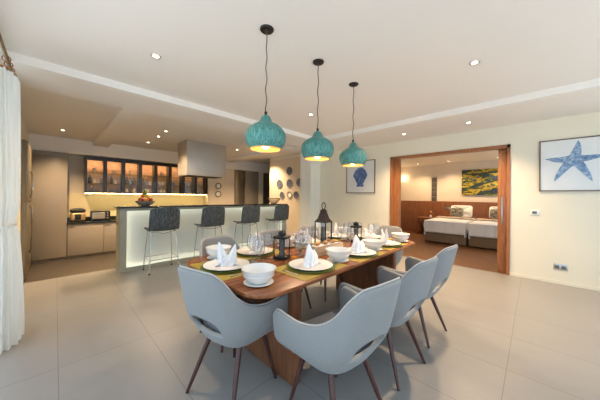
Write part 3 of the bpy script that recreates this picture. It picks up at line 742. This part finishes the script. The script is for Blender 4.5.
# glass wall cupboards
CX0, CW = .545, .4155
ordn = ['first', 'second', 'third', 'fourth', 'fifth', 'sixth', 'seventh', 'eighth']
wc = thing('wall_cabinet', 'x', 'cabinet')
Z0, Z1, YF = 1.372, 2.36, 8.5
b = MB().box(0, CW, YF+.02, 8.89, Z1-.03, Z1).box(0, CW, YF+.02, 8.89, Z0, Z0+.02).box(0, .012, YF+.02, 8.89, Z0+.02, Z1-.03).box(CW-.012, CW, YF+.02, 8.89, Z0+.02, Z1-.03)
b.build('body', M['black_frame'], wc)
MB().box(.012, CW-.012, 8.872, 8.888, Z0+.02, Z1-.03).build('back_panel', M['copper_back'], wc)
d = MB().box(.002, .042, YF, YF+.018, Z0, Z1-.002).box(CW-.042, CW-.002, YF, YF+.018, Z0, Z1-.002).box(.042, CW-.042, YF, YF+.018, Z0, Z0+.04).box(.042, CW-.042, YF, YF+.018, Z1-.10, Z1-.002).build('door_frame', M['black_frame'], wc)
MB().box(.042, CW-.042, YF+.006, YF+.010, Z0+.04, Z1-.10).build('glass_pane', M['cab_glass'], d)
for z in (1.64, 1.93): MB().box(.013, CW-.013, YF+.05, 8.87, z, z+.008).build('glass_shelf', M['shelf_glass'], wc)
MB().box(.06, CW-.06, 8.60, 8.63, Z1-.037, Z1-.031).build('cabinet_light', M['led_amber'], wc)
WC = Maker(wc)
for k in range(8):
    WC.put((CX0+k*CW, 0, 0), 0, 'black framed glass wall cupboard, %s from the tall cupboard' % ordn[k], 'glass-fronted wall cupboards')
tag(MB().box(CX0+.01, CX0+8*CW-.01, 8.56, 8.59, Z0-.010, Z0-.001).build('under_cabinet_light', M['led_yellow']), 'glowing yellow strip light under the glass wall cupboards', 'strip light')
# glassware in the cupboards
mkb = {}
mkb['bottle'] = Maker(tag(MB().lathe([(0, 0), (.036, 0), (.038, .02), (.038, .13), (.014, .17), (.012, .21), (.016, .215), (0, .22)], 14).build('bottle', M['bottle']), 'x', 'bottle'))
mkb['blue_bottle'] = Maker(tag(MB().lathe([(0, 0), (.04, 0), (.05, .04), (.04, .10), (.015, .14), (.018, .19), (0, .19)], 14).build('decanter', M['bottle_blue']), 'x', 'decanter'))
mkb['tumbler'] = Maker(tag(MB().lathe([(0, 0), (.034, 0), (.042, .12), (.038, .12), (.031, .008), (0, .008)], 14).build('tumbler', M['crystal']), 'x', 'glass'))
mkb['dish'] = Maker(tag(MB().lathe([(0, 0), (.045, 0), (.11, .07), (.115, .075), (.105, .07), (.04, .008), (0, .008)], 18).build('serving_dish', M['crystal']), 'x', 'dish'))
lv = {0: (Z0+.0205, 'bottom shelf'), 1: (1.6485, 'middle shelf'), 2: (1.9385, 'top shelf')}
pos = {0: 'left', 1: 'middle', 2: 'right'}
plan = {0: ['d', 'btt', 't'], 1: ['d', 'bt', 't'], 2: ['tbt', 'bBb', 't'], 3: ['tt', 'bBt', ''], 4: ['ttt', 'tt', 't'], 5: ['ttt', 't', ''], 6: ['tt', 'tt', ''], 7: ['ttt', 't', '']}
full = {'b': ('bottle', 'dark bottle', 'bottles in the glass cupboards'), 'B': ('blue_bottle', 'blue glass decanter', 'decanters in the glass cupboards'), 't': ('tumbler', 'clear tumbler', 'tumblers in the glass cupboards'), 'd': ('dish', 'wide pale serving dish', 'dishes in the glass cupboards')}
for k, rows in plan.items():
    for lvl, row in enumerate(rows):
        n = len(row)
        for j, cch in enumerate(row):
            nm, txt, grp = full[cch]
            if row == 'd': xx = CW/2; pl_ = 'alone'
            elif n == 1: xx = CW/2; pl_ = 'alone'
            else: xx = CW/2+(j-(n-1)/2)*.095; pl_ = {(2, 0): 'left', (2, 1): 'right', (3, 0): 'left', (3, 1): 'middle', (3, 2): 'right'}[(n, j)]
            mkb[nm].put((CX0+k*CW+xx, 8.70, lv[lvl][0]), 0, '%s standing %s on the %s of the %s glass wall cupboard' % (txt, pl_, lv[lvl][1], ordn[k]), grp)
# rice cooker and toaster oven
WT = KF+.958
rc = thing('rice_cooker', 'champagne rice cooker with black lid at the left end of the worktop', 'rice cooker', (.42, 8.62, WT)); rc.scale = (1.2, 1.1, 1.4)
MB().box(-.125, .125, -.12, .12, .01, .17, .04, 4).build('body', M['gold_cooker'], rc)
MB().box(-.13, .13, -.125, .125, .172, .235, .03, 4).build('lid', M['black_plastic'], rc)
MB().box(-.05, .05, -.128, -.12, .04, .14, .003).build('control_panel', M['black_plastic'], rc)
MB().box(-.10, .10, -.10, .10, 0, .012).build('base', M['black_plastic'], rc)
MB().tube([(-.08, -.06, .236), (-.08, -.06, .25), (.08, -.06, .25), (.08, -.06, .236)], .009, 8).build('handle', M['steel'], rc)
to = thing('toaster_oven', 'black toaster oven with silver window on the kitchen worktop', 'toaster oven', (.88, 8.64, WT)); to.scale = (1.1, 1, 1.3)
MB().box(-.19, .19, -.13, .13, .012, .20, .006).build('body', M['black_plastic'], to)
dd = MB().box(-.165, .085, -.137, -.131, .04, .175, .002).build('door', M['oven_window'], to)
MB().tube([(-.15, -.137, .168), (-.15, -.155, .168), (.07, -.155, .168), (.07, -.137, .168)], .005, 6).build('handle', M['steel'], dd)
for z in (.06, .11, .16): MB().lathe([(0, 0), (.016, 0), (.014, .012), (0, .012)], 14, mat=Matrix.Translation((.135, -.131, z)) @ Matrix.Rotation(rad(90), 4, 'X')).build('knob', M['steel'], to)
for sx in (-1, 1): MB().box(sx*.16-.015, sx*.16+.015, -.11, .11, 0, .013).build('foot', M['black_plastic'], to)
# stack of white bowls near the right end of the worktop
stk = tag(MB().lathe([(0, 0), (.05, 0), (.11, .07), (.105, .07), (.045, .008), (0, .008)], 20).build('mixing_bowl', M['porcelain']), 'x', 'bowl'); SK = Maker(stk)
for j, lab in enumerate(('white mixing bowl at the bottom of the stack on the worktop', 'white mixing bowl in the middle of the stack on the worktop', 'white mixing bowl on top of the stack on the worktop')):
    SK.put((3.35, 8.64, WT+.001+.022*j), 0, lab, 'stacked white mixing bowls', (1.7, 1.7, 2.6))
# hob island under the hood
isl = thing('kitchen_island', 'taupe cooking island with black top behind the bar', 'kitchen island', (0, 0, KF))
MB().box(1.9, 3.9, 6.2, 6.85, .08, .88).box(1.95, 3.85, 6.25, 6.80, 0, .08).build('body', M['taupe'], isl)
MB().box(1.88, 3.92, 6.18, 6.87, .881, .92, .003).build('top', M['granite'], isl)
hd = thing('extractor_hood', 'boxy stainless steel extractor hood hanging from the kitchen ceiling', 'extractor hood', (0, 0, 0))
MB().box(2.325, 3.40, 6.31, 6.95, 1.865, 2.759, .003).build('hood_body', M['hood_steel'], hd)
MB().box(2.40, 3.33, 6.38, 6.88, 1.852, 1.864).build('filter_panel', M['gap'], hd)
# fridge on the left wall
fg = thing('refrigerator', 'bronze steel refrigerator against the left wall behind the curtain', 'refrigerator', (0, 0, KF))
MB().box(XL+.002, XL+.045, 6.9, 8.40, .03, TH-.02).box(XL+.002, XL+.03, 6.95, 8.35, 0, .03).build('body', M['fridge'], fg)
MB().box(XL+.047, XL+.075, 6.9, 8.40, .05, 1.50, .004).build('door', M['fridge'], fg)
MB().box(XL+.047, XL+.075, 6.9, 8.40, 1.53, TH-.04, .004).build('freezer_door', M['fridge'], fg)
for z0, z1 in ((.45, 1.43), (1.60, 2.15)):
    MB().tube([(XL+.075, 7.55, z0), (XL+.105, 7.55, z0+.06), (XL+.115, 7.55, (z0+z1)/2), (XL+.105, 7.55, z1-.06), (XL+.075, 7.55, z1)], .011, 8).build('handle', M['chrome'], fg)
# tall cupboards near the passage
for x0, x1, lab in ((4.98, 5.42, 'tall grey-brown cupboard on the back wall, left one beside the passage'), (5.425, 6.10, 'tall taupe cupboard on the back wall, right one beside the passage')):
    c = thing('tall_cabinet', lab, 'cabinet', (0, 0, KF), 0, 'tall cupboards beside the passage')
    MB().box(x0, x1, 8.482, 8.89, 0, TH).build('body', M['taupe'], c)
    d = MB().box(x0+.003, x1-.003, 8.46, 8.48, .1, TH-.01, .002).build('door', M['fridge'] if x0 < 5 else M['taupe'], c)
struct('wall_passage_pier', MB().box(6.101, 6.35, 8.47, 8.899, KF, 2.384), M['wall'])
struct('door_2', MB().box(6.36, 7.1, 8.80, 8.89, KF, 2.38), M['dark_room'], label='dark passage opening beside the plates wall')  # dark sheet standing in for the shade inside the opening
struct('wall_kitchen_pier', MB().box(3.90, 4.975, 8.52, 8.899, KF, 2.384), M['wall_warm'])

# decorative plates
def wall_plate(loc, r, mat, label, axis='x'):
    rot = Matrix.Rotation(rad(-90), 4, 'Y') if axis == 'x' else Matrix.Rotation(rad(90), 4, 'X')
    t = thing('wall_plate', label, 'plate', loc, 0, 'decorative plates on the walls')
    MB().lathe([(0, .001), (r*.6, .001), (r, .018), (r, .023), (r*.62, .008)], 28, mat=rot).build('rim', mat, t)
    MB().lathe([(r*.62, .008), (r*.5, .009), (0, .009)], 28, mat=rot).build('centre', M['paper'] if mat is M['plate_brown'] else M['plate_blue'], t)
XP = XW-.0125
for y, z, r, mt, lab in ((5.99, 2.21, .145, 'plate_blue', 'topmost blue patterned plate on the wall right of the passage'), (6.51, 1.78, .15, 'plate_blue', 'blue patterned plate at the left of the middle row on the wall'),
    (5.985, 1.785, .145, 'plate_blue', 'blue patterned plate directly below the topmost one'), (5.50, 1.80, .145, 'plate_blue', 'blue patterned plate partly hidden behind the pale column'),
    (6.37, 1.38, .115, 'plate_blue', 'small plate at the left of the bottom row on the wall'), (5.98, 1.39, .12, 'plate_brown', 'small brownish plate in the middle of the bottom row'), (5.66, 1.39, .12, 'plate_blue', 'small plate at the right of the bottom row on the wall')):
    wall_plate((XP, y, z), r, M[mt], lab)
for z, lab in ((1.70, 'upper of two pale brown plates beside the glass wall cupboards'), (1.40, 'lower of two pale brown plates beside the glass wall cupboards')):
    wall_plate((4.29, 8.518, z), .125, M['plate_brown'], lab, 'y')

# ------------------------------------------------------------------ pictures on the right wall
def framed(name, label, y0, y1, z0, z1, x=XW):
    t = thing(name, label, 'picture', (x, (y0+y1)/2, (z0+z1)/2))
    w, h = (y1-y0)/2, (z1-z0)/2; fwid = .016
    MB().box(-.026, -.002, -w, w, h-fwid, h).box(-.026, -.002, -w, w, -h, -h+fwid).box(-.026, -.002, -w, -w+fwid, -h+fwid, h-fwid).box(-.026, -.002, w-fwid, w, -h+fwid, h-fwid).build('frame', M['art_frame'], t)
    MB().box(-.012, -.002, -w+fwid, w-fwid, -h+fwid, h-fwid).build('paper', M['paper'], t)
    MB().box(-.0225, -.0215, -w+fwid, w-fwid, -h+fwid, h-fwid).build('glass_pane', M['glass'], t)
    return t
def arm(mb, a, L, w, cx=0, cz=0, bend=.0):
    """tapered starfish arm in the picture plane; a measured from up, towards -y"""
    pts = []; N = 9
    for s in (1, -1):
        rng = range(N+1) if s == 1 else range(N, -1, -1)
        for k in rng:
            q = k/N; ww = w*(1-q)**.85+.012*(1-q**6)
            t_ = q*L; off = bend*math.sin(q*PI*.9)+s*ww
            pts.append((cx+math.sin(a)*t_+math.cos(a)*off, cz+math.cos(a)*t_-math.sin(a)*off))
    q = [pts[0]]
    for p in pts[1:]:
        if (Vector(p)-Vector(q[-1])).length > .002: q.append(p)
    mb.prism(q, 0, .004+.0006*abs(a), mat=Matrix(((0, 0, -1, -.0125), (-1, 0, 0, 0), (0, 1, 0, 0), (0, 0, 0, 1))))
M['glass'] = thin_glass('picture_glass', gloss=.03, edge=.25)
sf = framed('starfish_picture', 'framed print of a blue starfish on the right wall', -.86, -.055, 1.475, 2.30)
b = MB()
for a, L, w, bd in ((9, .29, .058, .016), (-84, .31, .052, -.014), (-150, .40, .056, .016), (152, .40, .056, -.016), (82, .32, .052, .014)): arm(b, rad(a), L, w, -.03, .085, bd)
b.build('starfish_motif', M['star_blue'], sf)
sp = framed('seashell_picture', 'framed print of a blue scallop shell left of the bedroom doorway', 2.86, 3.70, 1.45, 2.30)
pts = []
for k in range(0, 91):
    a = rad(-58+116*k/90); r = .435*(1-.07*(a/1.01)**2)*(1+.025*abs(math.sin(k*PI/90*9.0)))
    pts.append((r*math.sin(a)*.60, -.19+r*math.cos(a)))
pts += [(.075, -.20), (.115, -.215), (.09, -.255), (-.09, -.255), (-.115, -.215), (-.075, -.20)]
Mx = Matrix(((0, 0, -1, -.0125), (-1, 0, 0, 0), (0, 1, 0, 0), (0, 0, 0, 1)))
b = MB(); b.prism(pts, 0, .003, mat=Mx)
for k in range(11):
    a = rad(-52+104*k/10); r = .41*(1-.07*(a/1.01)**2)
    p0 = Vector((-.0160, 0, -.20)); p1 = Vector((-.0160, -r*math.sin(a)*.60, -.19+r*math.cos(a)))
    b.tube([p0, p0.lerp(p1, .5), p1], [.002, .004, .007], 6)
b.build('shell_motif', M['shell_blue'], sp)
# switches
sw = thing('wall_switch', 'white wall switch plate with dark rocker right of the doorway', 'switch', (XW, -.003, 1.121))
MB().box(-.010, 0, -.058, .058, -.042, .042, .004).build('plate', M['mat_white'], sw)
MB().box(-.013, -.0105, -.028, .028, -.022, .022, .002).build('rocker', M['screen'], sw)
sk = thing('wall_socket', 'steel double wall socket low on the right wall', 'socket', (XW, -.30, .272))
MB().box(-.010, 0, -.075, .075, -.045, .045, .004).build('plate', M['steel'], sk)
for y in (-.036, .036): MB().box(-.013, -.0105, y-.024, y+.024, -.024, .024, .002).build('outlet', M['screen'], sk)

# ------------------------------------------------------------------ curtain and rod
cur = thing('curtain', 'white sheer curtain gathered and tied back at the left edge', 'curtain', (-.345, 3.44, 0))
def cf(u, v):
    a = 2*PI*u; z = .012+2.38*v
    if z < 1.08: q = z/1.08; kx = .135-.05*q**1.4; ky = .28-.08*q
    else: q = (z-1.08)/(2.43-1.08); kx = .085+.02*math.sin(q*PI/2); ky = .22+.10*q
    if abs(z-1.08) < .12: kx *= 1-.15*(1-abs(z-1.08)/.12)
    rip = 1+.10*math.sin(17*a+1.3*math.sin(3*v+a))+.04*math.sin(29*a+2*v)
    return (kx*rip*math.cos(a)+(.012*math.sin(4*v)), ky*rip*math.sin(a), z)
MB().grid(cf, 190, 34, True).build('drape', M['sheer'], cur, 60)
MB().tube([(.088*math.cos(k*PI/14), .20*math.sin(k*PI/14), 1.07+.012*math.sin(k*PI/14)) for k in range(28)], .016, 8, True).build('tieback', M['linen'], cur)
rod = thing('curtain_rod', 'brass curtain rod running under the ceiling at the left', 'curtain rod', (-.295, 0, 2.475))
MB().tube([(0, -1.5, 0), (0, 3.76, 0)], .014, 12).build('pole', M['rod'], rod)
MB().ball((0, 3.79, 0), .030).build('finial', M['wood_ring'], rod)
MB().box(XL+.295+.001, .0, 3.385, 3.415, -.012, .012, .003).box(XL+.295+.001, XL+.315, 3.36, 3.44, -.04, .04, .003).build('bracket', M['wood_ring'], rod)
rg = tag(MB().tube([(.024*math.cos(k*PI/8), 0, .024*math.sin(k*PI/8)) for k in range(16)], .004, 6, True).build('curtain_ring', M['wood_ring']), 'x', 'curtain ring')
RG = Maker(rg)
for k, nm in enumerate(('nearest the viewer', 'second from the viewer', 'third from the viewer', 'fourth from the viewer', 'nearest the finial')):
    RG.put((-.295, 3.14+.13*k, 2.466), 0, 'copper curtain ring on the rod, '+nm, 'curtain rings')

# ------------------------------------------------------------------ bedroom
bd = thing('bed', 'x', 'bed')
MB().box(.01, 1.97, -.53, .53, .03, .34, .01).build('bed_base', M['bed_base'], bd)
MB().box(.03, 1.96, -.515, .515, .342, .64, .04, 3).build('mattress', M['bed_sheet'], bd)
def duv(u, v):
    # cross the bed and hang over its foot and sides
    s = (u-.5)*2; t = v
    y = max(-.53, min(.53, s*.99)); dz = max(0, abs(s*.99)-.53)
    x = max(-.03, -.38+t*2.2); dx = max(0, -(-.38+t*2.2)-.03)
    z = .66-dz-dx*1.0
    rr = .006*math.sin(22*y+8*x)+.004*math.sin(31*x)
    return (x-.012*abs(math.sin(y*16))*(dx > 0), y+.012*math.sin(x*18)*(dz > 0)*(1 if y > 0 else -1), max(.235+.012*math.sin(y*9+x*7), z+rr*(dz+dx == 0)))
o = MB().grid(duv, 40, 46).build('bed_cover', M['bed_sheet'], bd, 60)
md = o.modifiers.new('thick', 'SOLIDIFY'); md.thickness = .03; md.offset = 1
MB().box(1.15, 1.5, -.535, .535, .69, .705, .006).build('bed_runner', M['bed_throw'], bd)
BD = Maker(bd)
BD.put((7.98, 1.89, 0), 0, 'pale covered twin bed with taupe base, left one seen through the doorway', 'twin beds')
BD.put((7.98, .76, 0), 0, 'pale covered twin bed with taupe base, right one beyond the sliding door', 'twin beds')
def pillow_mb(w, h, t):
    def f(u, v):
        a = 2*PI*u; ph = PI*(v-.5)
        cx, cy = math.cos(a), math.sin(a)
        sq = lambda q, e: math.copysign(abs(q)**e, q)
        k = math.cos(ph)**.28
        return (sq(math.sin(ph), 1)*t*(.25+.75*(1-abs(cx*cy)*1.6)), sq(cx, .28)*w*k, sq(cy, .28)*h*k)
    return MB().grid(f, 36, 15, True)
pl_ = tag(pillow_mb(.32, .20, .07).build('pillow', M['pillow'], smooth=60), 'x', 'pillow'); PLm = Maker(pl_)
cu_ = tag(pillow_mb(.19, .15, .05).build('throw_cushion', M['cushion'], smooth=60), 'x', 'cushion'); CUm = Maker(cu_)
for y, nm in ((1.80, 'left'), (.72, 'right')):
    p = PLm.put((9.80, y, .90), 0, 'ivory pillow leaning on the headboard of the %s bed' % nm, 'pillows'); p.rotation_euler = (0, rad(14), 0)
    p = CUm.put((9.64, y+.10, .865), 0, 'dark patterned cushion in front of the pillow on the %s bed' % nm, 'patterned cushions'); p.rotation_euler = (0, rad(20), 0)
ns = thing('nightstand', 'dark brown wooden nightstand left of the twin beds', 'nightstand', (9.68, 2.85, 0))
MB().box(-.24, .24, -.30, .30, .58, .62, .004).box(-.22, .22, -.28, .28, .40, .579).build('body', M['headboard'], ns)
MB().box(-.235, -.22, -.26, .26, .42, .56, .003).build('drawer', M['headboard'], ns)
for sx in (-1, 1):
    for sy in (-1, 1): MB().box(sx*.20-.02, sx*.20+.02, sy*.26-.02, sy*.26+.02, 0, .40).build('leg', M['headboard'], ns)
bv = thing('bud_vase', 'small vase with an orange flower on the nightstand', 'vase', (9.6, 2.70, .6215))
MB().lathe([(0, 0), (.03, 0), (.045, .04), (.02, .09), (.025, .11)], 16).build('vase', M['porcelain'], bv)
MB().tube([(0, 0, .05), (.01, 0, .2)], .003, 5).build('stem', M['stem'], bv)
MB().ball((.01, 0, .22), .035, (1, 1, .7)).ball((.03, .03, .20), .022).ball((-.02, -.03, .20), .022).build('blossom', M['marigold'], bv)
pt = thing('painting', 'wide yellow, blue and green pond painting above the twin beds', 'painting', (9.999, .98, 1.885))
MB().box(-.035, 0, -.845, .845, -.44, .44, .004).build('canvas', M['painting'], pt)
nc = thing('wall_niche', 'tall narrow niche of smoked mirror tiles on the bedroom wall', 'wall niche', (9.999, 2.70, 1.68))
MB().box(-.020, 0, -.085, -.078, -.45, .44).box(-.020, 0, .078, .085, -.45, .44).box(-.020, 0, -.078, .078, .433, .44).build('frame', M['gap'], nc)
for k in range(5): MB().box(-.014, -.001, -.077, .077, -.45+k*.176, -.285+k*.176, .002).build('mirror_tile', M['niche'], nc)
sn = thing('wall_sconce', 'lit wall sconce in the bedroom just beside the left door jamb', 'wall lamp', (9.999, 3.80, 2.12))
MB().box(-.02, 0, -.03, .03, -.06, .06, .003).build('back_plate', M['steel'], sn)
MB().lathe([(.045, -.11), (.055, .11)], 20, (-.075, 0, 0)).build('lamp_shade', M['sconce'], sn)
tag(MB().box(-.008, 0, -.09, .09, -.04, .04, .002).build('light_switch', M['steel'], loc=(9.959, 2.25, .98)), 'small steel switch panel on the wooden headboard wall', 'switch')
lamp('POINT', 'sconce_glow', (9.85, 3.80, 2.12), 3, (1, .72, .42), .06)

# ------------------------------------------------------------------ colour management
sc.view_settings.view_transform = 'Standard'; sc.view_settings.look = 'None'
sc.view_settings.gamma = 1; sc.view_settings.use_curve_mapping = False
sc.view_settings.exposure = 0.30
sc.cycles.caustics_reflective = False; sc.cycles.caustics_refractive = False
sc.cycles.sample_clamp_indirect = 6; sc.cycles.max_bounces = 10; sc.cycles.diffuse_bounces = 6; sc.cycles.transparent_max_bounces = 24
# drop prototypes that kept a placeholder label
for o in list(bpy.data.objects):
    if o.get('label') == 'x': print('UNPLACED', o.name)
